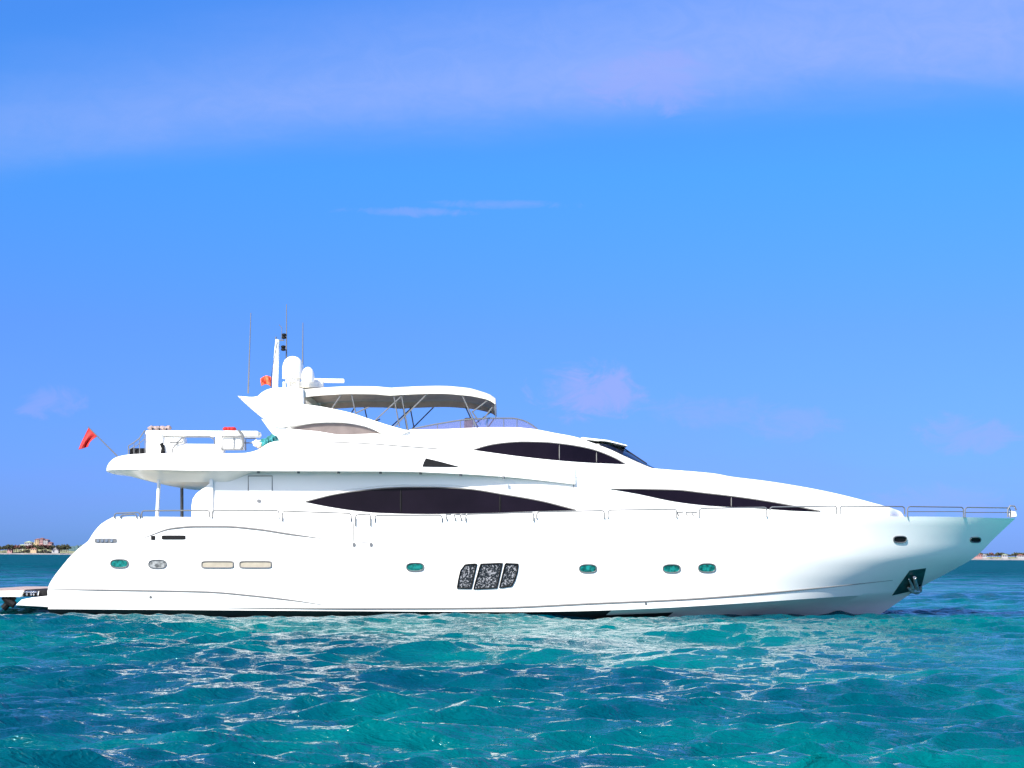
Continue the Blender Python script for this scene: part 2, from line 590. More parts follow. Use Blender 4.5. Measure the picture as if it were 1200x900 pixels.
def hit(px, py, bvh=None):
    o, d = ray(px, py)
    h_ = (bvh or HULL_BVH).ray_cast(o, d)
    if h_[0] is None: return None
    n_ = h_[1]
    if n_.dot(d) > 0: n_ = -n_
    return h_[0], n_


dm = MB()
dm.grid([[p+Vector((0, 0.02, -0.04)) for p in rows[-1]], [Vector((p.x, 2*YC-p.y-0.02, p.z-0.04)) for p in rows[-1]]])
dm.build('deck', DECK, yacht)


def resample(pts, n):
    """smooth parametric resample of a pixel polyline"""
    pts = [Vector((p[0], p[1], 0)) for p in pts]
    L = [0.0]
    for a_, b_ in zip(pts, pts[1:]): L.append(L[-1]+(b_-a_).length)
    fx = Pchip([(l, p.x) for l, p in zip(L, pts)]); fy = Pchip([(l, p.y) for l, p in zip(L, pts)])
    return [(fx(L[-1]*i/(n-1)), fy(L[-1]*i/(n-1))) for i in range(n)]


def surf_line(name, pts, bvh, r, mt_, parent, n=60, out=0.0):
    P = []
    for px, py in resample(pts, n):
        h_ = hit(px, py, bvh)
        if h_: P.append(h_[0]+h_[1]*out)
    m_ = MB()
    rr = [r*min(1.0, 0.25+4.0*min(i, len(P)-1-i)/max(len(P)-1, 1)) for i in range(len(P))]
    m_.tube(P, rr, 6)
    return m_.build(name, mt_, parent)


def fan_pane(outline, bvh, off=0.012, rings=4, skirt=0.05):
    """pane over a convex outline (photograph pixels), lying on a surface"""
    cx = sum(p[0] for p in outline)/len(outline); cy = sum(p[1] for p in outline)/len(outline)
    m_ = MB()
    n = len(outline); vs = []
    hc = hit(cx, cy, bvh); vs.append(hc[0]+hc[1]*off)
    for k in range(1, rings+1):
        for px, py in outline:
            h_ = hit(cx+(px-cx)*k/rings, cy+(py-cy)*k/rings, bvh) or hc
            vs.append(h_[0]+h_[1]*off)
    for px, py in outline:
        h_ = hit(px, py, bvh) or hc
        vs.append(h_[0]-h_[1]*skirt)
    fs = [(0, 1+i, 1+(i+1) % n) for i in range(n)]
    for k in range(rings):
        a_, b_ = 1+k*n, 1+(k+1)*n
        fs += [(a_+i, b_+i, b_+(i+1) % n, a_+(i+1) % n) for i in range(n)]
    m_.add(vs, fs)
    return m_, [vs[1+(rings-1)*n+i] for i in range(n)]


def strip_pane(top, bot, bvh, off=0.015, nx=60, nz=6, skirt=0.05):
    ft, fb = Pchip(top), Pchip(bot)
    x0, x1 = top[0][0], top[-1][0]
    rows_ = []; back = []
    for j in range(nz+1):
        r_ = []
        for i in range(nx+1):
            px = x0+(x1-x0)*i/nx
            py = ft(px)+(fb(px)-ft(px))*j/nz
            h_ = hit(px, py, bvh)
            r_.append((h_[0]+h_[1]*off, h_[0]-h_[1]*skirt) if h_ else None)
        rows_.append(r_)
    for r_ in rows_:                 # fill any miss with its neighbour
        last = next(x for x in r_ if x)
        for i, x in enumerate(r_):
            if x is None: r_[i] = last
            last = r_[i]
    m_ = MB()
    m_.grid([[p[0] for p in r_] for r_ in rows_])
    m_.grid([[p[1] for p in rows_[0]], [p[0] for p in rows_[0]]])
    m_.grid([[p[0] for p in rows_[-1]], [p[1] for p in rows_[-1]]])
    edge = [p[0] for p in rows_[0]]+[p[0] for p in rows_[-1]][::-1]
    return m_, edge


def oval(cx, cy, w, h, n=28, e=2.6):
    o_ = []
    for k in range(n):
        a_ = 2*math.pi*k/n
        c_, s_ = math.cos(a_), math.sin(a_)
        o_.append((cx+w/2*math.copysign(abs(c_)**(2/e), c_), cy+h/2*math.copysign(abs(s_)**(2/e), s_)))
    return o_


# portholes and slots on the topsides
for cx, cy, w, h, mt_, e in ((140, 660.5, 20.5, 9.8, PORT, 2.7), (184.5, 661, 20.5, 9.8, PORTG, 2.7), (486.5, 664.5, 20, 9.6, PORT, 2.7),
                             (689, 666.3, 20, 9.6, PORT, 2.7), (787, 666.3, 20, 9.6, PORT, 2.7), (828.5, 665.5, 20, 10.2, PORT, 2.7),
                             (1054.5, 632, 15, 7.5, BLACK, 3), (1143, 632.5, 12, 6, BLACK, 3)):
    m_, edge = fan_pane(oval(cx, cy, w, h, 28, e), HULL_BVH)
    po = m_.build('porthole', mt_, yacht)
    rm = MB(); rm.tube(edge+[edge[0]], 0.022, 6); rm.build('rim', STEELD, po)
for cx in (255, 299.5):
    m_, edge = fan_pane(oval(cx, 661.5, 37, 7.5, 40, 6), HULL_BVH)
    po = m_.build('slot_window', SLOT, yacht)
    rm = MB(); rm.tube(edge+[edge[0]], 0.026, 6); rm.build('rim', LINE, po)
for ol in ([(545, 662.2), (550, 661.5), (558.3, 661), (552, 689.3), (536, 689), (537.5, 680), (540, 669)],
           [(563.5, 661.3), (588.4, 660.3), (582, 688.8), (555.3, 690)],
           [(592.5, 660.6), (607, 661.2), (606, 670), (603, 680), (599.5, 686.5), (585.6, 688.4)]):
    d_ = []
    for i in range(len(ol)):
        a_, b_ = ol[i], ol[(i+1) % len(ol)]
        d_ += [(a_[0]+(b_[0]-a_[0])*k/6, a_[1]+(b_[1]-a_[1])*k/6) for k in range(6)]
    m_, edge = fan_pane(d_, HULL_BVH)
    po = m_.build('hull_window', GLASSH, yacht)
    rm = MB(); rm.tube(edge+[edge[0]], 0.03, 6); rm.build('frame', BLACK, po)

# styling creases, spray rails, vents and small fittings
surf_line('crease_strip', [(166, 631.5), (180, 626), (200, 619.5), (230, 617), (262, 617), (300, 620), (340, 626), (380, 631.5)], HULL_BVH, 0.034, LINE, hull)
surf_line('crease_strip', [(56, 690.5), (150, 691.8), (240, 693.5), (300, 698.5), (350, 704.5), (388, 710.5)], HULL_BVH, 0.028, LINE, hull)
surf_line('spray_rail', [(242, 712.3), (420, 713.2), (560, 712.6), (700, 707), (800, 702.5), (870, 697.5), (950, 690), (1046, 680)], HULL_BVH, 0.033, LINE, hull, 120)
for px, py, w, h in ((203.5, 629.8, 28, 5), (179.5, 630.3, 5, 5)):
    m_, e_ = fan_pane(oval(px, py, w, h, 28, 8), HULL_BVH); m_.build('vent_slot', BLACK, hull)
m_, e_ = fan_pane(oval(124, 633.6, 26, 5.5, 30, 6), HULL_BVH); fo = m_.build('fairlead', STEELD, hull)
for dx in (-9, -4, 1, 7):
    k_, e_ = fan_pane(oval(124+dx, 633.6, 3, 3.4, 12, 3), HULL_BVH, off=0.03); k_.build('fairlead_roller', STEEL, hull)
for px, py in ((176.5, 699.7), (757, 707.5)):
    m_, e_ = fan_pane(oval(px, py, 3.2, 3.2, 12, 2), HULL_BVH); m_.build('drain_outlet', STEELD, hull)
surf_line('boarding_gate_seam', [(414.3, 609), (414.6, 639)], HULL_BVH, 0.017, LINE, hull, 12)
surf_line('boarding_gate_seam', [(416, 636), (434, 636)], HULL_BVH, 0.015, LINE, hull, 12)
for px in (415, 435):
    m_, e_ = fan_pane(oval(px, 638.5, 4, 5, 12, 2.4), HULL_BVH); m_.build('gate_hinge', STEELD, hull)

# anchor in its recess
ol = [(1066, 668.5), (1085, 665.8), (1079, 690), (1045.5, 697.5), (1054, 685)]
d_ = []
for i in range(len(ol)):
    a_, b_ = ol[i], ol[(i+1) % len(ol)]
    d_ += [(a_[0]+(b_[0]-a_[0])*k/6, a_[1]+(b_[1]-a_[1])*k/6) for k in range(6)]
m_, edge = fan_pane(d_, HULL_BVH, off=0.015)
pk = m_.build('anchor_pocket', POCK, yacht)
an = MB()
def ah(px, py, o_=0.12):
    h_ = hit(px, py); return h_[0]+h_[1]*o_
an.tube([ah(1069.5, 674), ah(1071.5, 683), ah(1072.5, 689)], [0.06, 0.075, 0.09], 8)
an.tube([ah(1061.5, 686), ah(1066, 689.2), ah(1072.5, 690), ah(1076, 688.4), ah(1078, 684)], [0.02, 0.1, 0.13, 0.09, 0.02], 8)
an.tube([ah(1063, 676), ah(1066, 682), ah(1067, 688)], [0.02, 0.05, 0.09], 8)
an.build('anchor', GALV, pk)

# swim platform and its lowering arm
sp = MB()
sp.prism([(W(px, py, 0.6).x, W(px, py, 0.6).z) for px, py in ((58, 698), (40, 700), (26, 702.5), (18.5, 709.3), (58, 711.5))], 0.55, 2*YC-0.55, 0.03)
spo = sp.build('swim_platform', GEL, yacht)
lp = MB()
a0 = W(-28, 693, 0.9); a1 = W(27, 693, 0.9)
lp.prism([(W(px, py, 0.9).x, W(px, py, 0.9).z) for px, py in ((-28, 692.5), (27.5, 692.3), (22, 699.6), (-28, 699.8))], 0.9, 2*YC-0.9, 0.03)
lpo = lp.build('lowering_platform', GEL, yacht)
lt = MB(); c_ = W(0, 691.6, 0.9); lt.box((c_.x, YC, c_.z+0.005), (W(28, 692, .9).x-W(-28, 692, .9).x, 2*(YC-0.95), 0.03)); lt.build('teak_surface', BROWN, lpo)
ar = MB()
ar.tube([W(5, 699, 1.1), W(9, 704, 1.1), W(17, 709, 1.1)], 0.13, 8)
ar.tube([W(16, 699, 1.2), W(11, 706, 1.2), W(4, 713, 1.2)], 0.12, 8)
ar.build('lift_arm', BLACK, lpo)
bx = MB()
c_ = W(41, 695.3, 1.1); bx.rbox((c_.x, 2.6, c_.z), (0.86, 3.0, 0.24), 0.04)
bx.build('transom_recess_fill', BLACK, yacht)  # solid black block drawn for the dark recess at the stern
tr = MB()
for px in (31, 36, 39, 44):
    tr.tube([W(px, 697.5, 1.02), W(px+1, 692.5, 1.02)], 0.03, 6)
tr.tube([W(28, 693.6, 1.02), W(43, 693.6, 1.02)], 0.035, 6)
tr.build('step_rail', STEEL, yacht)

# ------------------------------------------------------------------ deckhouse and upper works


def curve_w(pts, Yg):
    """pixel trace -> world z as a function of world x (at depth Yg or Yg(px))"""
    o_ = []
    for px, py in pts:
        yy = Yg(px) if callable(Yg) else Yg
        p_ = W(px, py, yy); o_.append((p_.x, p_.z))
    return Pchip(o_)


def shell(xs_, zt, zb, wf, crown=lambda x: 0.1, rr=lambda x: 0.25, tumble=lambda x: 0.06, nside=8, nshould=6, ntop=6, belly=None):
    """hollow superstructure body lofted along x; returns MB"""
    m_ = MB(); rows_ = []
    for x in xs_:
        z0, z1, w = zb(x), zt(x), wf(x)
        r = min(rr(x), (z1-z0)*0.45, w*0.8); r = max(r, 0.004)
        tb = tumble(x)
        sec = []
        if belly:
            d_, inset = belly(x)
            sec.append((0.0, z0-d_)); sec.append(((w-inset)*0.75, z0-d_*0.97)); sec.append((w-inset, z0-d_*0.8)); sec.append((w-inset*0.55, z0-d_*0.28))
            sec.append((w-0.03, z0-0.0))
        else:
            sec.append((0.0, z0))
        for i in range(nside+1):
            z = z0+(z1-r-z0)*i/nside
            sec.append((w-tb*(z-z0), z))
        ws = w-tb*(z1-r-z0)
        for i in range(1, nshould+1):
            a_ = math.pi/2*i/nshould
            sec.append((ws-r*(1-math.cos(a_)), z1-r+r*math.sin(a_)))
        we = ws-r
        for i in range(1, ntop+1):
            q_ = 1-i/ntop
            sec.append((max(we*q_, 0.0), z1+crown(x)*(1-q_*q_)))
        full = [(YC-y, z) for y, z in sec]+[(YC+y, z) for y, z in sec[::-1][1:]]
        rows_.append([Vector((x, y, z)) for y, z in full])
    m_.grid(rows_)
    m_.grid([[r_[0] for r_ in rows_], [r_[-1] for r_ in rows_]])
    for r_ in (rows_[0], rows_[-1]):
        c_ = sum(r_, Vector((0, 0, 0)))/len(r_)
        m_.add([c_]+r_, [(0, i+1, i+2) for i in range(len(r_)-1)])
    return m_


X_ = lambda px, Y=0.6: W(px, 600, Y).x
# main deckhouse with the long coach roof running to the foredeck
HW = 2.85
def house_w(x):
    return max(min(HW, b_at(x)-0.42), 0.25)*(1-0.35*sstep(x, X_(1046), X_(1075)))
def hy(px): return YC-house_w(W(px, 560, 1.0).x)*0.93
ht = curve_w([(225, 549), (560, 549), (700, 548), (755, 548.5), (783, 550.2), (840, 554.2), (860, 557.8), (897, 562.4), (945, 570), (979, 577), (1007, 584), (1036, 592), (1050, 595.6), (1057, 597.8), (1060, 600), (1062, 606)], hy)
hb = curve_w([(225, 612), (700, 612), (1062, 612)], 0.6)
hx = list(np.linspace(X_(247), X_(1000), 110))+list(np.linspace(X_(1003), W(1062, 600, hy(1062)).x, 22))
dmh = shell(hx, ht, lambda x: min(hb(x), ht(x)-0.12), house_w, crown=lambda x: 0.10-0.06*sstep(x, X_(900), X_(1050)), rr=lambda x: 0.10+0.5*sstep(x, X_(760), X_(860)), tumble=lambda x: 0.05)
HOUSE_BVH = dmh.bvh()
house = dmh.build('deckhouse', GEL, yacht)

for y0, y1 in ((0.62, 0.74), (2*YC-0.74, 2*YC-0.62)):
    wg = MB()
    wg.prism([(W(px, py, 0.65).x, W(px, py, 0.65).z) for px, py in ((250, 552), (250, 609), (224.5, 609), (224.6, 592), (226, 584.5), (230, 578.5), (236, 573.8), (241, 570.5), (245, 567), (246, 560), (246, 552))], y0, y1, 0.02)
    wg.build('wing_panel', GEL, yacht)

# upper deck with its overhanging aft end
XT = X_(116, 1.5)
def ud_w(x):
    q_ = min(max((X_(190)-x)/(X_(190)-XT), 0.0), 1.0)
    a_ = 3.38*(1-q_**2.6)**(1/2.6)
    a_ -= 0.49*sstep(x, X_(440), X_(665))
    return max(a_, 0.02)
def udy(px): return YC-ud_w(X_(px))
udt = curve_w([(119, 550), (122, 548), (130, 541.5), (138, 536.6), (152, 532.8), (175, 531.5), (285, 531), (300, 528), (316, 518.6), (328, 516.4), (380, 516.6), (430, 518.5), (520, 525), (560, 529), (600, 533.5), (640, 539), (674, 545)], lambda px: 0.3+1.2*(1-sstep(px, 119, 165)))
udb = curve_w([(119, 551.2), (245, 551.4), (460, 552.3), (540, 555.3), (600, 559.3), (640, 563.5), (674, 567.5)], lambda px: YC-3.38+0.49*sstep(X_(px), X_(440), X_(665))+1.2*(1-sstep(px, 119, 165)))
def ud_belly(x):
    k_ = sstep(x, XT, X_(196))
    return 0.44*k_*(1-sstep(x, X_(262), X_(300)))+0.02, 0.62*min(1, ud_w(x)/1.5)
ux = list(XT+(X_(190)-XT)*(np.linspace(0, 1, 30)**1.8))+list(np.linspace(X_(193), X_(674), 110))
udm = shell(ux, lambda x: max(udt(x), udb(x)+0.03), udb, ud_w, crown=lambda x: 0.03, rr=lambda x: 0.10, tumble=lambda x: 0.16, belly=ud_belly)
UD_BVH = udm.bvh()
nfull = None
udo = udm.build('upper_deck', GEL, yacht, angle=32)

# pilothouse and flybridge coaming
PW = 2.42
def ph_w(x): return PW-0.25*sstep(x, X_(640), X_(783))-0.45*sstep(x, X_(735), X_(785))
pt = curve_w([(318, 513), (340, 510), (420, 506), (470, 503.6), (482, 503), (520, 502.4), (545, 501.2), (575, 500.2), (601, 500.2), (622, 501.8), (650.7, 507), (677, 512), (697, 519.6), (715, 526.5), (733, 535), (748, 541.5), (770, 548.8), (788, 552.5)], lambda px: YC-PW+0.2)
pb = curve_w([(318, 530), (560, 545), (700, 560), (790, 566)], 1.2)
pxs = list(np.linspace(X_(322, 1.1), X_(690, 1.1), 90))+list(np.linspace(X_(692, 1.1), X_(786, 1.1), 44))
def ph_crown(x): return 0.05+0.36*sstep(x, X_(690, 1.1), X_(716, 1.1))*(1-sstep(x, X_(738, 1.1), X_(784, 1.1)))
phm = shell(pxs, pt, lambda x: min(pb(x), pt(x)-0.1), ph_w, crown=ph_crown, rr=lambda x: 0.22-0.14*sstep(x, X_(680, 1.1), X_(705, 1.1)), tumble=lambda x: 0.10, ntop=14)
PH_BVH = phm.bvh()
pho = phm.build('pilothouse', GEL, yacht)

# the windows
m_, edge = strip_pane([(358, 588), (372, 584.3), (391.7, 579.6), (424, 574.8), (456.7, 571.8), (480, 571), (503, 571), (547, 573), (590, 579.5), (633, 587), (674.5, 597.5)],
                      [(358, 588.4), (381, 593), (413, 598), (446, 601), (500, 602.3), (568, 601.3), (622, 599.4), (674.5, 598)], HOUSE_BVH, nx=90)
wo = m_.build('saloon_window', GLASS, yacht)
fr = MB(); fr.tube(edge[:91], 0.022, 6); fr.build('frame', LINE, wo)
for px in (469.8, 586):
    surf_line('mullion', [(px, 573 if px < 500 else 580), (px, 601)], HOUSE_BVH, 0.03, BLACK, wo, 10, 0.02)
m_, edge = strip_pane([(716, 573), (737.5, 573), (770, 573.6), (792, 574.2), (824, 577.6), (857, 581.4), (900, 587.6), (930, 593), (961, 599)],
                      [(716, 573.4), (744, 578.2), (792, 588), (824, 592), (857, 594.3), (897, 596.3), (930, 598.5), (961, 599.6)], HOUSE_BVH, nx=80)
wo = m_.build('forward_cabin_window', GLASS, yacht)
fr = MB(); fr.tube(edge[:81], 0.022, 6); fr.build('frame', LINE, wo)
surf_line('mullion', [(857, 582.5), (857, 594)], HOUSE_BVH, 0.018, LINE, wo, 8, 0.02)
m_, edge = strip_pane([(555, 527), (568, 523), (581, 520.3), (596, 518.6), (612, 517.7), (640, 518.4), (655, 519.8), (687.5, 525), (720, 536.5), (732.7, 543.7)],
                      [(555, 527.4), (581, 531), (603, 534), (655, 539.6), (698, 542.6), (732.7, 544)], PH_BVH, nx=70)
wo = m_.build('pilothouse_window', GLASS, yacht)
fr = MB(); fr.tube(edge[:71], 0.02, 6); fr.build('frame', LINE, wo)
for px, a_, b_ in ((655.5, 521, 539), (699, 530, 542)):
    surf_line('mullion', [(px, a_), (px, b_)], PH_BVH, 0.016, LINE, wo, 8, 0.02)
surf_line('window_brow', [(543, 527.5), (560, 521), (580, 516.5), (612, 513.6), (650, 516), (690, 522.5), (722, 534), (740, 544)], PH_BVH, 0.022, GEL2, pho, 50)
surf_line('window_brow', [(355, 585), (391, 576.3), (424, 571.8), (457, 568.9), (503, 568.2), (548, 570.2), (592, 577), (636, 585.5)], HOUSE_BVH, 0.022, GEL2, house, 60)
surf_line('window_brow', [(730, 570.2), (770, 570.4), (824, 573.6), (860, 577.3), (905, 584), (950, 594)], HOUSE_BVH, 0.022, GEL2, house, 50)
# windscreen panes, laid over the sloping front of the pilothouse
def top_hit(x, y):
    h_ = PH_BVH.ray_cast(Vector((x, y, 20)), Vector((0, 0, -1)))
    return (h_[0], h_[1]) if h_[0] is not None else None
xa0, xa1 = X_(702, 1.4), X_(772, 1.4)
for i in range(3):
    ya, yb = -1+i*0.672, -1+i*0.672+0.656
    rows_ = []
    for a_ in np.linspace(0, 1, 24):
        r_ = []
        x_ = xa0+(xa1-xa0)*a_
        for b_ in np.linspace(0, 1, 14):
            h_ = top_hit(x_, YC+(ya+(yb-ya)*b_)*(ph_w(x_)-0.20))
            n_ = h_[1] if h_[1].z > 0 else -h_[1]
            r_.append(h_[0]+n_*0.02)
        rows_.append(r_)
    m_ = MB(); m_.grid(rows_); m_.build('windscreen', GLASSW, yacht)
wp = MB()
for y_ in (YC-1.3, YC-0.4, YC+0.5):
    p0 = top_hit(X_(760, 1.4), y_)[0]; p1 = top_hit(X_(728, 1.4), y_+0.5)[0]
    wp.tube([p0+Vector((0, 0, .03)), p1+Vector((0, 0, .10))], 0.022, 6)
wp.build('wiper', BLACK, yacht)
vs_ = MB()
vx = [W(682, 512.4, 1.75), W(712, 515.6, 1.75), W(735, 521.6, 1.75)]
vs_.prism([(vx[0].x, vx[0].z), (vx[1].x, vx[1].z), (vx[2].x, vx[2].z), (vx[2].x, vx[2].z-0.035), (vx[1].x-0.02, vx[1].z-0.05), (vx[0].x-0.1, vx[0].z-0.06)], YC-1.75, YC+1.75, 0.01)
vs_.build('roof_visor', GEL, yacht)

surf_line('deck_edge_line', [(324, 519), (345, 517.8), (380, 518.0), (430, 519.9), (475, 523.2), (520, 526.6), (552, 529.6)], UD_BVH, 0.022, LINE, udo, 60)
# small triangular vent, side door, panel seams and soffit lamps
m_, edge = fan_pane([(499, 537), (509, 539.3), (519, 541.8), (529, 544.5), (540, 547.5), (528, 547.4), (517, 547.3), (506, 547.2), (494.8, 547), (496.5, 542)], UD_BVH)
m_.build('air_vent', BLACK, yacht)
m_, e_ = strip_pane([(291, 557.8), (319, 557.8)], [(291, 600), (319, 600)], HOUSE_BVH, off=0.006, nx=6, nz=10)
dpo = m_.build('side_door', GEL, yacht)
for s_ in ([(291, 575), (291, 557.8), (319, 557.8), (319, 575)],):
    P = [hit(px, py, HOUSE_BVH) for px, py in s_]
    dr = MB(); dr.tube([h_[0]+h_[1]*0.008 for h_ in P], 0.016, 6); dr.build('door_seam', LINE, dpo)
m_, e_ = fan_pane(oval(303.5, 587, 5, 4, 12, 2.4), HOUSE_BVH, off=0.03); m_.build('handle', STEELD, dpo)
surf_line('panel_seam', [(672.3, 561), (672.3, 597)], HOUSE_BVH, 0.014, LINE, house, 20)
surf_line('panel_seam', [(673, 560), (700, 560)], HOUSE_BVH, 0.012, LINE, house, 12)
for px in (253, 303, 350, 397, 446, 493, 540, 590):
    h_ = W(px, 553.8+max(0, px-460)*0.055, 0.45)
    lm = MB(); lm.lathe([(0.05, -0.03), (0.05, 0.05)], (h_.x, 0.42, udb(h_.x)-0.04), 12)
    lm.build('soffit_lamp', STEELD, yacht)

# posts under the aft overhang
for px0, px1, yy, mt_, r_ in ((187, 184, 0.75, GEL, 0.062), (213, 213.3, 5.6, STEELD, 0.062)):
    pm = MB(); a_ = W(px0, 553, yy); b_ = W(px1, 607, yy)
    b_.z = min(b_.z, 3.3); a_.z = max(a_.z, 4.9 if yy < 2 else 4.6)
    pm.tube([b_, a_], r_, 12); pm.build('deck_post', mt_, yacht)

# radar arch
ARW = 2.45
def fin(pts, Yg): return [(W(px, py, Yg).x, W(px, py, Yg).z) for px, py in pts]
af = MB()
up = resample([(277.5, 463.6), (288, 464.6), (295, 465), (300.5, 464.4), (306.5, 459.6), (313, 456.2), (321, 454.3), (335, 454), (350, 454.6), (355.5, 455.5)], 24)
dn = resample([(356, 473.6), (372, 475.5), (390, 478.8), (412, 483.8), (432, 490.5), (455, 498), (480, 505)], 22)
bt = resample([(466, 511.5), (449, 508.6), (436, 502.6), (422.5, 498.4), (401, 495.3), (385, 494.9), (368, 495.8), (350, 498.2), (336.5, 500), (327, 501.4), (314, 494.5), (300, 484), (288, 473.5), (277.5, 463.8)], 40)
outl = up+dn+bt[:-1]
yA = YC-ARW
for y0, y1 in ((yA, yA+0.5), (2*YC-yA-0.5, 2*YC-yA)):
    af.prism(fin(outl, yA), y0, y1, 0.07, 3)
pl = MB()
c_ = fin([(303, 464), (309, 459.6), (316, 456.8), (340, 456.3), (354, 457.5), (355, 466), (320, 470)], yA+0.3)
af.prism(c_, yA+0.4, 2*YC-yA-0.4, 0.05, 2)
aro = af.build('radar_arch', GEL, yacht)
lo = [(305.8, 490.5), (312, 493.2), (327, 500.5), (345, 503), (372, 505.3), (392, 508.7), (410, 510.2), (430, 509.8), (449, 508.2), (470, 507), (485, 512), (470, 520), (327, 518), (321.5, 511.5), (314, 502)]
for y0, y1 in ((yA+0.09, yA+0.45), (2*YC-yA-0.45, 2*YC-yA-0.09)):
    lf = MB(); lf.prism(fin(lo, yA+0.1), y0, y1, 0.03, 2)
    lf.build('arch_base', GEL, yacht)
aw = MB()
aw.prism(fin([(340, 501.5), (368, 496.5), (401, 496), (422, 499), (449, 508.5), (430, 510.5), (410, 511), (392, 509.6), (372, 506.5)], yA+0.13), yA+0.14, yA+0.4, 0.0)
aw.build('arch_window', GLASSB, yacht)

# mast, antennas, radomes and the radar scanner
ms_ = MB(); yM = 2.3
ms_.tube([W(322.3, 456, yM), W(323.5, 425, yM), W(325.3, 398, yM)], [0.11, 0.10, 0.075], 10)
masto = ms_.build('mast', GEL, yacht)
mc = MB(); mc.tube([W(323, 399, yM), W(333, 398.7, yM)], 0.022, 6); mc.tube([W(330, 398.7, yM), W(330.4, 384, yM), W(327, 380.5, yM)], 0.013, 6); mc.tube([W(323.5, 402, yM), W(323.3, 394.5, yM)], 0.025, 6)
mc.build('crosstree', STEELD, masto)
for px, py, h in ((332.8, 394, 0.20), (332, 408, 0.20)):
    nl = MB(); c_ = W(px, py, yM); nl.lathe([(0.03, -h/2), (0.085, -h/2+.02), (0.085, -0.02), (0.05, 0.0), (0.085, 0.02), (0.085, h/2-.02), (0.03, h/2)], c_, 12)
    nl.build('navigation_light', BLACK, masto)
for a_, b_, yy in (((290.8, 461, ), (294, 366.5), 1.6), ((335.6, 430), (335.8, 356.5), 2.6), ((354.6, 440), (355, 378), 2.9)):
    wh = MB(); P0, P1 = W(a_[0], a_[1], yy), W(b_[0], b_[1], yy)
    wh.tube([P0, P0.lerp(P1, .3), P1], [0.032, 0.024, 0.014], 6)
    wh.build('whip_antenna', STEELD, yacht)
rd = MB(); c_ = W(343.3, 443.5, 2.3); k_ = 52.3/F
rd.lathe([(0.02, 0), (11.5*k_, 0), (12.3*k_, 2*k_), (12.4*k_, 12*k_), (11.6*k_, 17*k_), (9.6*k_, 21.5*k_), (6.2*k_, 24.6*k_), (2.6*k_, 25.8*k_), (0.01, 26*k_)], c_, 32)
rdo = rd.build('radome', GEL, yacht)
rb = MB(); rb.lathe([(9*k_, -5*k_), (9*k_, -0.3*k_), (12.6*k_, -0.3*k_), (12.6*k_, 0.4*k_), (0.01, 0.5*k_)], c_, 24); rb.build('radome_base', GEL2, rdo)
rd = MB(); c_ = W(361, 448, 1.85); k_ = 51.8/F
rd.lathe([(0.02, 0), (7.2*k_, 0), (7.6*k_, 6*k_), (7.0*k_, 11*k_), (5.2*k_, 15*k_), (2.6*k_, 17.4*k_), (0.01, 18*k_)], c_, 28)
rd.build('radome', GEL, yacht)
eq = MB()
c_ = W(357, 451.5, 2.5); eq.rbox((c_.x, YC, c_.z), (1.05, 2.6, 0.22), 0.04)
c_ = W(372, 449.5, 2.4); eq.rbox((c_.x, 2.45, c_.z), (0.42, 0.42, 0.36), 0.08)
for px in (333, 338, 349): eq.tube([W(px, 456, 2.1), W(px, 447.5, 2.1)], 0.05, 8)
eq.build('equipment_plinth', GEL2, yacht)
rs = MB(); c_ = W(386.5, 446.3, 2.4); rs.rbox((c_.x, 2.4, c_.z), (1.06, 0.16, 0.15), 0.05)
rs.build('radar_scanner', GEL, yacht)

# bimini top over the flybridge
BW = 2.3
bt_ = Pchip([(334, 459), (350, 456.6), (362, 455), (377, 453.6), (412, 452), (440, 452.3), (457, 453.8), (470, 453), (514, 451.6), (547, 454), (564, 458.4), (574, 462), (580.5, 466.5)])
cz = []
NX, NY = 44, 16
y0 = YC-BW
def can(px, q_):      # q_ -1..1 across the boat
    p_ = W(px, bt_(px), y0)
    yy = YC+q_*BW
    return Vector((p_.x, yy, p_.z+0.12*(1-q_*q_)-0.05*abs(q_)**10))
cn = MB()
pxs_ = np.linspace(334, 580.5, NX+1)
top = [[can(px, -1+2*j/NY)+Vector((0, 0, -0.0)) for j in range(NY+1)] for px in pxs_]
cn.grid(top)
def val(px): return 0.24*(1-0.3*sstep(px, 540, 580))
sk = []
for side in (0, NY):
    cn.grid([[top[i][side] for i in range(NX+1)], [top[i][side]-Vector((0, 0, val(pxs_[i]))) for i in range(NX+1)]])
cno = cn.build('bimini_canopy', CANW, yacht)
ln = MB()
ln.grid([[p+Vector((0, 0, -0.05)) for p in r_[1:-1]] for r_ in top])
for side in (0, NY):
    s_ = 0.012 if side == 0 else -0.012
    ln.grid([[top[i][side]+Vector((0, s_, -0.03)) for i in range(NX+1)], [top[i][side]+Vector((0, s_, -val(pxs_[i])-0.004)) for i in range(NX+1)]])
ln.grid([[p+Vector((0, 0, -0.04)) for p in top[-1]], [p+Vector((-0.05, 0, -0.34)) for p in top[-1]]])
ln.build('lining', CANV, cno)
for side in (-1, 1):
    yy = YC+side*(BW-0.06)
    off = 0.0
    for (a_, b_) in (((400, 462), (388, 480)), ((412, 462), (418, 490)), ((417, 484), (432, 477)),
                     ((474, 461), (436, 496)), ((461, 461), (468, 500)), ((470, 461), (478, 504)), ((500, 462), (462, 500)),
                     ((541, 462), (558, 499)), ((573, 468), (553, 483)), ((577, 477), (566, 492)), ((553, 482), (560, 492))):
        P0 = W(a_[0], a_[1], y0+0.05); P1 = W(b_[0], b_[1], y0+0.05)
        tb = MB(); tb.tube([Vector((P0.x, yy, P0.z)), Vector((P1.x, yy, P1.z))], 0.024, 6)
        tb.build('bimini_frame', STEELD, cno)

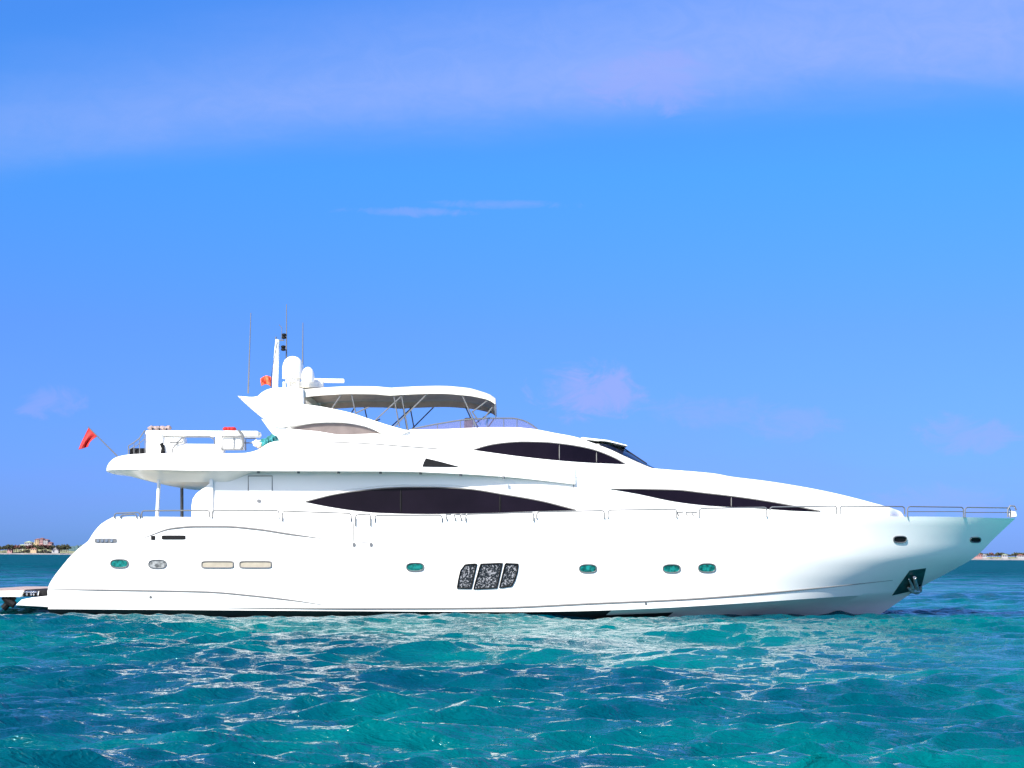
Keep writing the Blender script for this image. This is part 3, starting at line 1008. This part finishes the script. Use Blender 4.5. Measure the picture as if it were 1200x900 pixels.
# flybridge wind deflector with its rail
yy = YC-PW+0.3
rp = [(482, 503), (500, 499), (520, 495.5), (545, 491.8), (575, 490), (600, 490), (612, 492.3), (622, 497), (630, 503)]
rr_ = resample(rp, 40)
bb = [W(px, 506, yy) for px, py in rr_]; tt = [W(px, py, yy) for px, py in rr_]
for sgn in (1, -1):
    f_ = (lambda p: p) if sgn == 1 else (lambda p: Vector((p.x, 2*YC-p.y, p.z)))
    wd = MB(); wd.grid([[f_(p) for p in bb], [f_(p) for p in tt]])
    wdo = wd.build('wind_deflector', ACRY, yacht)
    rl = MB(); rl.tube([f_(p) for p in tt], 0.024, 6)
    for px in (512, 540, 555, 570, 590, 606):
        i_ = min(range(len(rr_)), key=lambda i: abs(rr_[i][0]-px)); rl.tube([f_(bb[i_]), f_(tt[i_])], 0.014, 6)
    rl.build('deflector_rail', STEELD, wdo)
hs = MB(); c_ = W(549, 497, 3.0); hs.rbox((c_.x, 3.0, c_.z), (0.3, 0.5, 0.42), 0.06); hs.build('helm_seat', BROWN, yacht)

# ------------------------------------------------------------------ guard rails along the deck edge


def ydeck(px):
    x = X_(px, 0.2)
    for _ in range(4): x = W(px, 600, YC-b_at(x)-0.03).x
    return YC-b_at(x)-0.03


def hoop(px0, px1, yt0, yt1, yb=606.5, low=None, drop=(True, True)):
    m_ = MB(); P = []
    r_ = 2.6
    if drop[0]: P += [(px0, yb), (px0, yt0+3), (px0+0.8, yt0+1), (px0+r_, yt0)]
    else: P += [(px0, yt0)]
    n_ = max(int((px1-px0)/10), 3)
    for i in range(1, n_):
        t_ = i/n_; P.append((px0+r_+(px1-px0-2*r_)*t_, yt0+(yt1-yt0)*t_))
    if drop[1]: P += [(px1-r_, yt1), (px1-0.8, yt1+1), (px1, yt1+3), (px1, yb)]
    else: P += [(px1, yt1)]
    m_.tube([W(px, py, ydeck(px)) for px, py in P], 0.023, 6)
    if low: m_.tube([W(px, low, ydeck(px)) for px in np.linspace(px0, px1, 12)], 0.016, 6)
    return m_.build('guard_rail', STEELD, yacht)


hoop(134, 164, 601.5, 600.5, 607); hoop(141, 160, 603.5, 602.5, 607)
hoop(166, 245.6, 598.6, 598, 606)
hoop(248.6, 327, 598, 598.3, 607); hoop(331, 411.5, 599, 601.5, 611)
hoop(416.6, 434.2, 603.2, 602.4, 616.5); hoop(439.5, 518, 604, 603.8, 612)
hoop(545.8, 625.4, 602.8, 600.4, 611); hoop(629, 708.3, 600, 598.3, 608)
hoop(712.6, 793, 597.8, 596.8, 607); hoop(819.5, 898.6, 595.8, 594.6, 606)
hoop(902.3, 980.5, 594.2, 593, 603); hoop(984.5, 1060, 593.1, 593.6, 603)
hoop(1063.5, 1129, 593.6, 594.4, 606, 599.5); hoop(1131, 1184, 594.6, 595.2, 607, 600.5)
for px0 in (524, 795.5):
    cl = MB()
    for dx in (0, 10, 17):
        cl.tube([W(px0+dx, 610 if px0 < 600 else 605, ydeck(px0+dx)+.02), W(px0+dx-1.5, 603.5 if px0 < 600 else 600.5, ydeck(px0+dx)+.02), W(px0+dx+5, 603 if px0 < 600 else 600, ydeck(px0+dx)+.02)], 0.03, 6)
    cl.build('mooring_cleat', STEELD, yacht)
br = MB()
br.tube([W(1181, 606, YC-.3), W(1181, 597, YC-.3), W(1184, 592.6, YC-.3), W(1189, 593.2, YC-.3), W(1191, 598, YC-.3)], 0.03, 8)
br.build('bow_hoop', STEELD, yacht)
c_ = W(1187, 602.5, YC); br = MB(); br.rbox((c_.x, YC, c_.z), (0.2, 0.34, 0.24), 0.05); br.build('bow_roller', GEL, yacht)

# ------------------------------------------------------------------ aft end of the upper deck
yd = 1.3
cr = MB()
def wb(m_, p0, p1, y0_, y1_, r_=0.05):
    a_, b_ = W(*p0, y0_), W(*p1, y0_)
    m_.rbox(((a_.x+b_.x)/2, (y0_+y1_)/2, (a_.z+b_.z)/2), (abs(b_.x-a_.x), y1_-y0_, abs(a_.z-b_.z)), r_)
wb(cr, (170, 504), (303, 511.5), yd, yd+0.7, 0.07)
wb(cr, (170.5, 504.5), (190, 534), yd-.05, yd+0.85, 0.07)
wb(cr, (252.5, 510), (260, 534), yd, yd+0.7, 0.04)
cro = cr.build('deck_crane', GEL, yacht)
lk = MB(); wb(lk, (186, 519.8), (256, 535), yd-0.2, yd+1.0, 0.06); wb(lk, (186, 511), (214, 522), yd+.1, yd+0.9, 0.08)
lk.build('deck_locker', GEL, yacht)
hd = MB(); hd.tube([W(px, py, yd-.26) for px, py in ((199, 518.6), (208, 518), (213, 513.4), (219, 511.8), (246, 511.8))], 0.03, 6)
hd.tube([W(px, py, yd-.26) for px, py in ((201.5, 531), (202.5, 525.5), (207, 520), (214, 517.6))], 0.026, 6)
hd.tube([W(px, py, yd-.26) for px, py in ((246, 511.8), (251, 515), (251.5, 521))], 0.022, 6)
hd.build('grab_rail', STEELD, yacht)
hz = MB(); hz.tube([W(189, 519.5, yd-.28), W(191, 525, yd-.28), W(190.5, 532, yd-.28)], [0.07, 0.06, 0.085], 8); hz.build('crane_hook', BLACK, yacht)
st = MB(); wb(st, (151.5, 525), (170, 533.5), yd, yd+2.6, 0.05); st.build('aft_bench', BLACK, yacht)
rl = MB()
for k, (px, py) in enumerate(((150.5, 522.5), (157, 518.5), (163.5, 513.5), (170, 504))):
    rl.tube([W(px, 532, yd-.1), W(px, py, yd-.1)], 0.015, 6)
rl.tube([W(px, py, yd-.1) for px, py in ((150.5, 532), (150.5, 522.5), (157, 518.5), (163.5, 513.5), (170, 504))], 0.022, 6)
rl.tube([W(px, py, yd-.1) for px, py in ((150.5, 527), (160, 522), (170, 514))], 0.014, 6)
rl.build('aft_rail', STEELD, yacht)
cp = MB(); cp.tube([W(px, 534, 1.0) for px in (262, 290, 318)], 0.03, 6); cp.tube([W(px, 519, 1.45) for px in (286, 300, 318)], 0.02, 6)
cp.tube([W(288, 528, 1.45), W(288, 514, 1.45), W(300, 514, 1.45)], 0.02, 6)
cp.build('raft_cradle', STEELD, yacht)

# ------------------------------------------------------------------ loose things aboard
cv_ = empty('rolled_cover', W(186, 504, 1.6), 'rolled brown canvas cover lying on the white deck crane', 'cover')
rc = MB()
P = [W(173+28*i/12, 501.6+0.5*math.sin(i*1.7), 1.55) for i in range(13)]
rc.tube(P, [0.03]+[0.075+0.02*math.sin(i*2.1) for i in range(11)]+[0.03], 10)
rc.build('roll', BROWN, cv_)
for px in (179, 187, 195):
    sr = MB(); sr.tube([W(px, 499, 1.53), W(px, 504.2, 1.47)], 0.018, 6); sr.build('strap', BLACK, cv_)

lr = empty('life_raft_box', W(272, 527, 1.1), 'white life raft box in a grey pipe frame on the upper deck', 'life raft')
bm_ = MB(); wb(bm_, (260.5, 511.5), (283, 526), 0.95, 1.7, 0.05); bm_.build('box', GEL, lr)
ld_ = MB(); wb(ld_, (259.8, 504.3), (282.5, 511), 0.93, 1.72, 0.09); ld_.build('lid', GEL2, lr)
fm = MB()
yf = 0.9
fm.tube([W(px, py, yf) for px, py in ((260, 527), (260, 512), (283, 512), (284.6, 516), (284.6, 527), (260, 527))], 0.026, 6)
fm.tube([W(px, py, yf) for px, py in ((274, 512), (274, 527))], 0.02, 6)
fm.tube([W(px, py, yf) for px, py in ((279, 504), (283, 507.5), (285, 513), (285, 522), (282, 527))], 0.04, 6)
fm.build('frame', STEELD, lr)
rb_ = empty('red_bag', W(269, 504.3, 1.3), 'small red bag lying on top of the life raft box', 'bag')
m_ = MB()
for dx, s_ in ((-4, 0.11), (0.5, 0.13), (4.5, 0.12)):
    c_ = W(268.5+dx, 502.8, 1.3)
    bm__ = bmesh.new(); bmesh.ops.create_icosphere(bm__, subdivisions=3, radius=1.0)
    for w in bm__.verts:
        k_ = 1+0.12*math.sin(7*w.co.x+3*dx)*math.cos(5*w.co.z)
        w.co = Vector((w.co.x*s_*0.95*k_, w.co.y*0.16*k_, w.co.z*0.075*k_))+c_
    m_.bm(bm__)
m_.build('bag_body', RED, rb_)

tw = empty('towel_pile', W(311, 525, 1.6), 'crumpled teal towels heaped beside the foot of the radar arch', 'towels')
for (px, py, a_, b_, mt_) in ((303, 520, 0.20, 0.13, CANW), (311, 518.8, 0.22, 0.15, TEAL), (320, 516, 0.20, 0.19, TEAL)):
    bm__ = bmesh.new(); bmesh.ops.create_icosphere(bm__, subdivisions=4, radius=1.0)
    c_ = W(px, py, 1.15)
    for w in bm__.verts:
        n_ = w.co.copy()
        k_ = 1+0.16*math.sin(6*n_.x+px)*math.sin(5*n_.z+2*n_.y)+0.09*math.sin(13*n_.y+9*n_.x)
        w.co = Vector((n_.x*a_*k_, n_.y*0.3*k_, n_.z*b_*k_))+c_
    m_ = MB(); m_.bm(bm__); m_.build('towel', mt_, tw)
bs = MB(); wb(bs, (300, 522), (319, 525), 1.1, 1.8, 0.03); bs.build('mat', BROWN, tw)

# ensign on its raked staff
fl = empty('red_ensign', W(138, 534, YC), 'red ensign hanging from a raked staff at the stern', 'flag')
sf = MB(); s0, s1 = W(138, 535, YC), W(103, 500, YC)
sf.tube([s0, s1], [0.026, 0.018], 8); sf.build('flag_staff', STEELD, fl)
fg = MB(); rows_ = []
for i in range(15):
    t_ = i/14
    A = Vector((104.0, 500.8, 0)).lerp(Vector((114.5, 511.0, 0)), t_)
    B = Vector((92.0, 527.0, 0)).lerp(Vector((103.5, 523.5, 0)), t_)
    r_ = []
    for j in range(19):
        s_ = j/18
        p_ = A.lerp(B, s_)
        bulge = 1.8*math.sin(math.pi*s_)*(t_-0.5)*2*-0.6
        r_.append(W(p_.x+bulge-1.5*math.sin(math.pi*s_), p_.y, YC+0.11*s_*math.sin(9*t_+2.5*s_)+0.02))
    rows_.append(r_)
fg.grid(rows_); fgo = fg.build('flag_cloth', RED, fl)
sdm = fgo.modifiers.new('thickness', 'SOLIDIFY'); sdm.thickness = 0.008

cf = empty('courtesy_flag', W(321, 455, 2.2), 'small orange red flag bunched beside the white mast above the arch', 'flag')
hl = MB(); hl.tube([W(317.8, 456, 2.2), W(318.2, 440, 2.2), W(324.5, 400, 2.2)], 0.01, 5); hl.build('halyard', BLACK, cf)
fg = MB(); rows_ = []
for i in range(13):
    t_ = i/12
    r_ = []
    for j in range(13):
        s_ = j/12
        r_.append(W(318-13*t_+1.5*s_*t_, 442+2.2*math.sin(math.pi*t_)*-1+11.5*s_-3*t_*s_+2*t_*t_, 2.2+0.09*math.sin(11*t_+2*s_)))
    rows_.append(r_)
fg.grid(rows_); fgo = fg.build('flag_cloth', ORANGE, cf)
sdm = fgo.modifiers.new('thickness', 'SOLIDIFY'); sdm.thickness = 0.008

# ------------------------------------------------------------------ the far shores
SAND = mat('pale_sand', (0.19, 0.18, 0.18), 0.9, noise=0.3, nscale=0.05)
SCRUB = mat('dry_green_hillside', (0.16, 0.17, 0.09), 0.95, noise=0.5, nscale=0.06)
HILLM = mat('wooded_hillside', (0.035, 0.075, 0.075), 0.95, noise=0.4, nscale=0.03)
LEAFA = mat('dark_olive_leaves', (0.055, 0.06, 0.03), 0.9, noise=0.5, nscale=0.3)
LEAFB = mat('russet_leaves', (0.12, 0.05, 0.045), 0.9, noise=0.5, nscale=0.3)
BARK = mat('bark', (0.16, 0.11, 0.08), 0.95, noise=0.3)
PINK = mat('pink_stucco', (0.31, 0.17, 0.165), 0.8, noise=0.08, nscale=0.1)
OCHRE = mat('ochre_stucco', (0.38, 0.27, 0.16), 0.8, noise=0.08, nscale=0.1)
STUC = mat('white_stucco', (0.30, 0.29, 0.30), 0.8, noise=0.05, nscale=0.1)
ROOFM = mat('terracotta_roof', (0.20, 0.08, 0.065), 0.85, noise=0.2, nscale=0.3)
ROOFG = mat('grey_green_roof', (0.24, 0.29, 0.19), 0.85, noise=0.2, nscale=0.3)
WIND = mat('dark_window_glass', (0.05, 0.05, 0.07), 0.2)  # one even dark glass for the shore buildings
SH = 2400.0
KM = (D+SH)/F          # metres per photograph pixel at the shore


def terrain(name, prof, y0_, depth, mt_, seed=1, rag=0.0):
    """a low ridge whose skyline follows prof (pixels) at distance y0_"""
    f_ = Pchip(prof); rr__ = np.random.default_rng(seed)
    x0_, x1_ = prof[0][0], prof[-1][0]
    n_ = int((x1_-x0_)*1.5)+2; rows_ = []
    ph_ = rr__.random(6)*6
    for j, (e_, d_) in enumerate(((-0.02, 0.0), (0.12, 0.06), (0.45, 0.2), (0.85, 0.38), (1.0, 0.5), (0.9, 0.62), (0.4, 0.82), (-0.02, 1.0))):
        r_ = []
        for i in range(n_):
            px = x0_+(x1_-x0_)*i/(n_-1)
            top_ = W(px, f_(px), y0_+depth*0.5)
            hgt = max(top_.z, 0.3)*(1+rag*sum(math.sin(px*(0.5+0.37*k)+ph_[k]+j) for k in range(6))/6)
            y_ = y0_+depth*d_
            r_.append(Vector((top_.x*(D+y_)/(D+y0_+depth*0.5), y_+4*math.sin(px*0.3+j), hgt*e_-0.3)))
        rows_.append(r_)
    m_ = MB(); m_.grid(rows_); o_ = m_.build(name, mt_, None)
    return tag(o_, kind='structure')


terrain('far_hill', [(40, 646), (60, 644), (76, 642), (84, 640), (97, 638.6), (112, 640), (135, 645.5)], 4200, 700, HILLM, 3, 0.15)
terrain('hillside', [(-60, 646.5), (-20, 645.5), (8, 644.3), (18, 642.6), (24, 640.4), (34, 636.4), (45, 635.6), (56, 637.2), (64, 642), (74, 644.2), (92, 646.5)], SH, 140, SCRUB, 5, 0.1)
terrain('beach', [(-70, 648.6), (0, 648.1), (40, 647.9), (100, 648.6)], SH-25, 40, SAND, 8, 0.25)
terrain('beach', [(1100, 654.4), (1150, 654.1), (1200, 654.3), (1260, 655)], SH-25, 40, SAND, 9, 0.25)
terrain('low_shore', [(1112, 653.8), (1140, 652.4), (1180, 652.3), (1260, 653)], SH, 90, SCRUB, 10, 0.1)


def ground_z(px, py, Y): return W(px, py, Y).z


def tree_meshes(seed, leafm):
    rr__ = random.Random(seed)
    c_ = MB()
    for k in range(150):
        a_ = rr__.random()*6.283; e_ = rr__.uniform(-0.5, 1.0); rad = rr__.uniform(0.55, 1.0)*(1+0.25*math.sin(3*a_+seed))
        cc_ = math.sqrt(max(1-e_*e_, 0))
        p_ = Vector((rad*cc_*math.cos(a_)*2.9, rad*cc_*math.sin(a_)*2.9, 4.6+rad*e_*2.1))
        t1 = Vector((rr__.uniform(-1, 1), rr__.uniform(-1, 1), rr__.uniform(-1, 1))).normalized()
        t2 = t1.cross(Vector((rr__.uniform(-1, 1), rr__.uniform(-1, 1), 0.3))).normalized()
        s_ = rr__.uniform(0.45, 0.95)
        c_.add([p_+t1*s_, p_+t2*s_*0.7, p_-t1*s_, p_-t2*s_*0.7], [(0, 1, 2, 3)])
    t_ = MB(); t_.tube([(0, 0, -0.5), (0.1, 0, 2.0), (0.0, 0.15, 4.2)], [0.26, 0.2, 0.1], 7)
    for a_ in (0.4, 2.4, 4.5):
        t_.tube([(0.05, 0, 2.4), (1.3*math.cos(a_), 1.3*math.sin(a_), 4.4)], [0.12, 0.05], 5)
    return c_, t_


protos = {}
TLAB = {'olive': 'dark olive tree', 'russet': 'russet brown tree'}
def place_tree(px, py, Y, s, kind, seed, label, group):
    key = (kind, seed)
    p_ = W(px, py, Y)
    if key not in protos:
        root = empty('shore_tree', (0, 0, 0), label, 'tree', group)
        c_, t_ = tree_meshes(seed, None)
        c_.build('crown', LEAFA if kind == 'olive' else LEAFB, root, smooth=False)
        t_.build('trunk', BARK, root)
        protos[key] = root
    else:
        src = protos[key]
        root = src.copy(); COL.objects.link(root)
        for ch in list(src.children):
            d_ = ch.copy(); COL.objects.link(d_); d_.parent = root
        root['label'] = label; root['group'] = group
    root.location = p_
    root.scale = (s*1.25, s*1.25, s)
    root.rotation_euler = (0, 0, random.random()*6.28)
    return root


hillf = Pchip([(-60, 646.5), (-20, 645.5), (8, 644.3), (18, 642.6), (24, 640.4), (34, 636.4), (45, 635.6), (56, 637.2), (64, 642), (74, 644.2), (92, 646.5)])
for i in range(58):
    px = -6+i*1.5+random.uniform(-1, 1)
    if 62.5 < px < 67.5 or 38 < px < 41: continue
    kind = 'russet' if (10 < px < 24 or 30 < px < 62) and random.random() < 0.6 else 'olive'
    near = px < 62
    place_tree(px, 646.2, SH-2+random.uniform(0, 18), random.uniform(0.8, 1.75), kind, random.randint(1, 2),
               '%s in the row at the foot of the hill left of the stern' % TLAB[kind], 'trees on the far shore left of the stern')
for i in range(46):
    px = 1134+i*1.5+random.uniform(-1, 1)
    kind = 'russet' if random.random() < 0.3 else 'olive'
    place_tree(px, 653.2, SH-2+random.uniform(0, 18), random.uniform(0.6, 1.25), kind, random.randint(1, 2),
               '%s on the low far shore beyond the bow' % TLAB[kind], 'trees on the low far shore beyond the bow')


def building(px, py, Y, w, d, h, wallm, roofm, roofh, storeys, bays, label, cat='building', name='shore_house', hip=True):
    p_ = W(px, py, Y)
    root = empty(name, p_, label, cat)
    w_ = MB(); w_.box((p_.x, p_.y, p_.z+h/2-2), (w, d, h+4)); w_.build('wall', wallm, root, smooth=False)
    r_ = MB(); o_ = 0.6
    zt_ = p_.z+h+0.02
    a_ = [(p_.x-w/2-o_, p_.y-d/2-o_, zt_), (p_.x+w/2+o_, p_.y-d/2-o_, zt_), (p_.x+w/2+o_, p_.y+d/2+o_, zt_), (p_.x-w/2-o_, p_.y+d/2+o_, zt_)]
    k_ = min(w, d)*0.5
    b_ = [(p_.x-w/2+k_*(0.95 if hip else 0), p_.y, zt_+roofh), (p_.x+w/2-k_*(0.95 if hip else 0), p_.y, zt_+roofh)]
    r_.add(a_+b_, [(0, 1, 5, 4), (1, 2, 5), (2, 3, 4, 5), (3, 0, 4), (0, 3, 2, 1)])
    r_.build('roof', roofm, root, smooth=False)
    for s_ in range(storeys):
        for i in range(bays):
            x_ = p_.x-w/2+w*(i+0.5)/bays; z_ = p_.z+h*(s_+0.55)/storeys
            q_ = MB(); q_.box((x_, p_.y-d/2-0.02, z_), (w/bays*0.5, 0.3, h/storeys*0.55)); q_.build('window', WIND, root, smooth=False)
    return root


building(44.5, 637.2, SH+45, 7, 14, 7.0, OCHRE, ROOFM, 2.0, 3, 2, 'ochre tower block with red roof on the hilltop at left', name='hotel_block')
building(49.5, 636.6, SH+46, 6, 14, 7.6, PINK, ROOFM, 1.8, 3, 2, 'pink block beside the ochre tower on the hilltop', name='hotel_block')
building(54.8, 638, SH+45, 7.5, 14, 7.4, STUC, ROOFM, 1.6, 3, 3, 'pale block right of the pink one on the hilltop', name='hotel_block')
building(59.6, 640.2, SH+40, 6, 12, 6.0, PINK, ROOFM, 1.5, 2, 2, 'lowest pink block on the right slope of the hill', name='hotel_block')
building(34, 638.6, SH+40, 12, 12, 4.2, STUC, ROOFG, 2.4, 1, 4, 'long low villa with green roof high on the left slope')
building(26.5, 641.6, SH+35, 11, 12, 3.6, STUC, ROOFG, 2.0, 1, 3, 'small villa with green roof low on the left slope')
building(65.5, 645.4, SH+4, 11, 9, 3.8, STUC, STUC, 1.4, 1, 4, 'white beach house in the gap between shore trees')
building(12, 645.6, SH+8, 8, 8, 3.4, PINK, ROOFM, 1.8, 1, 3, 'pink cottage by the beach near the left edge')
building(40, 645.2, SH+1, 10, 8, 3.2, OCHRE, ROOFM, 1.6, 1, 3, 'ochre cottage by the beach under the hilltop blocks')
building(1146, 653, SH-3, 12, 9, 4.6, PINK, ROOFM, 1.8, 1, 4, 'pink house on the low shore nearest the bow')
building(1153, 653.2, SH-3, 8, 8, 3.6, STUC, STUC, 1.4, 1, 3, 'white house next to the pink one beyond the bow')
building(1177, 653.1, SH-3, 9, 8, 4.2, STUC, ROOFG, 1.4, 1, 3, 'white house alone among trees on the right shore')
building(1196, 653.3, SH-3, 11, 8, 3.6, STUC, ROOFM, 1.6, 1, 4, 'white house with red roof at the right edge')
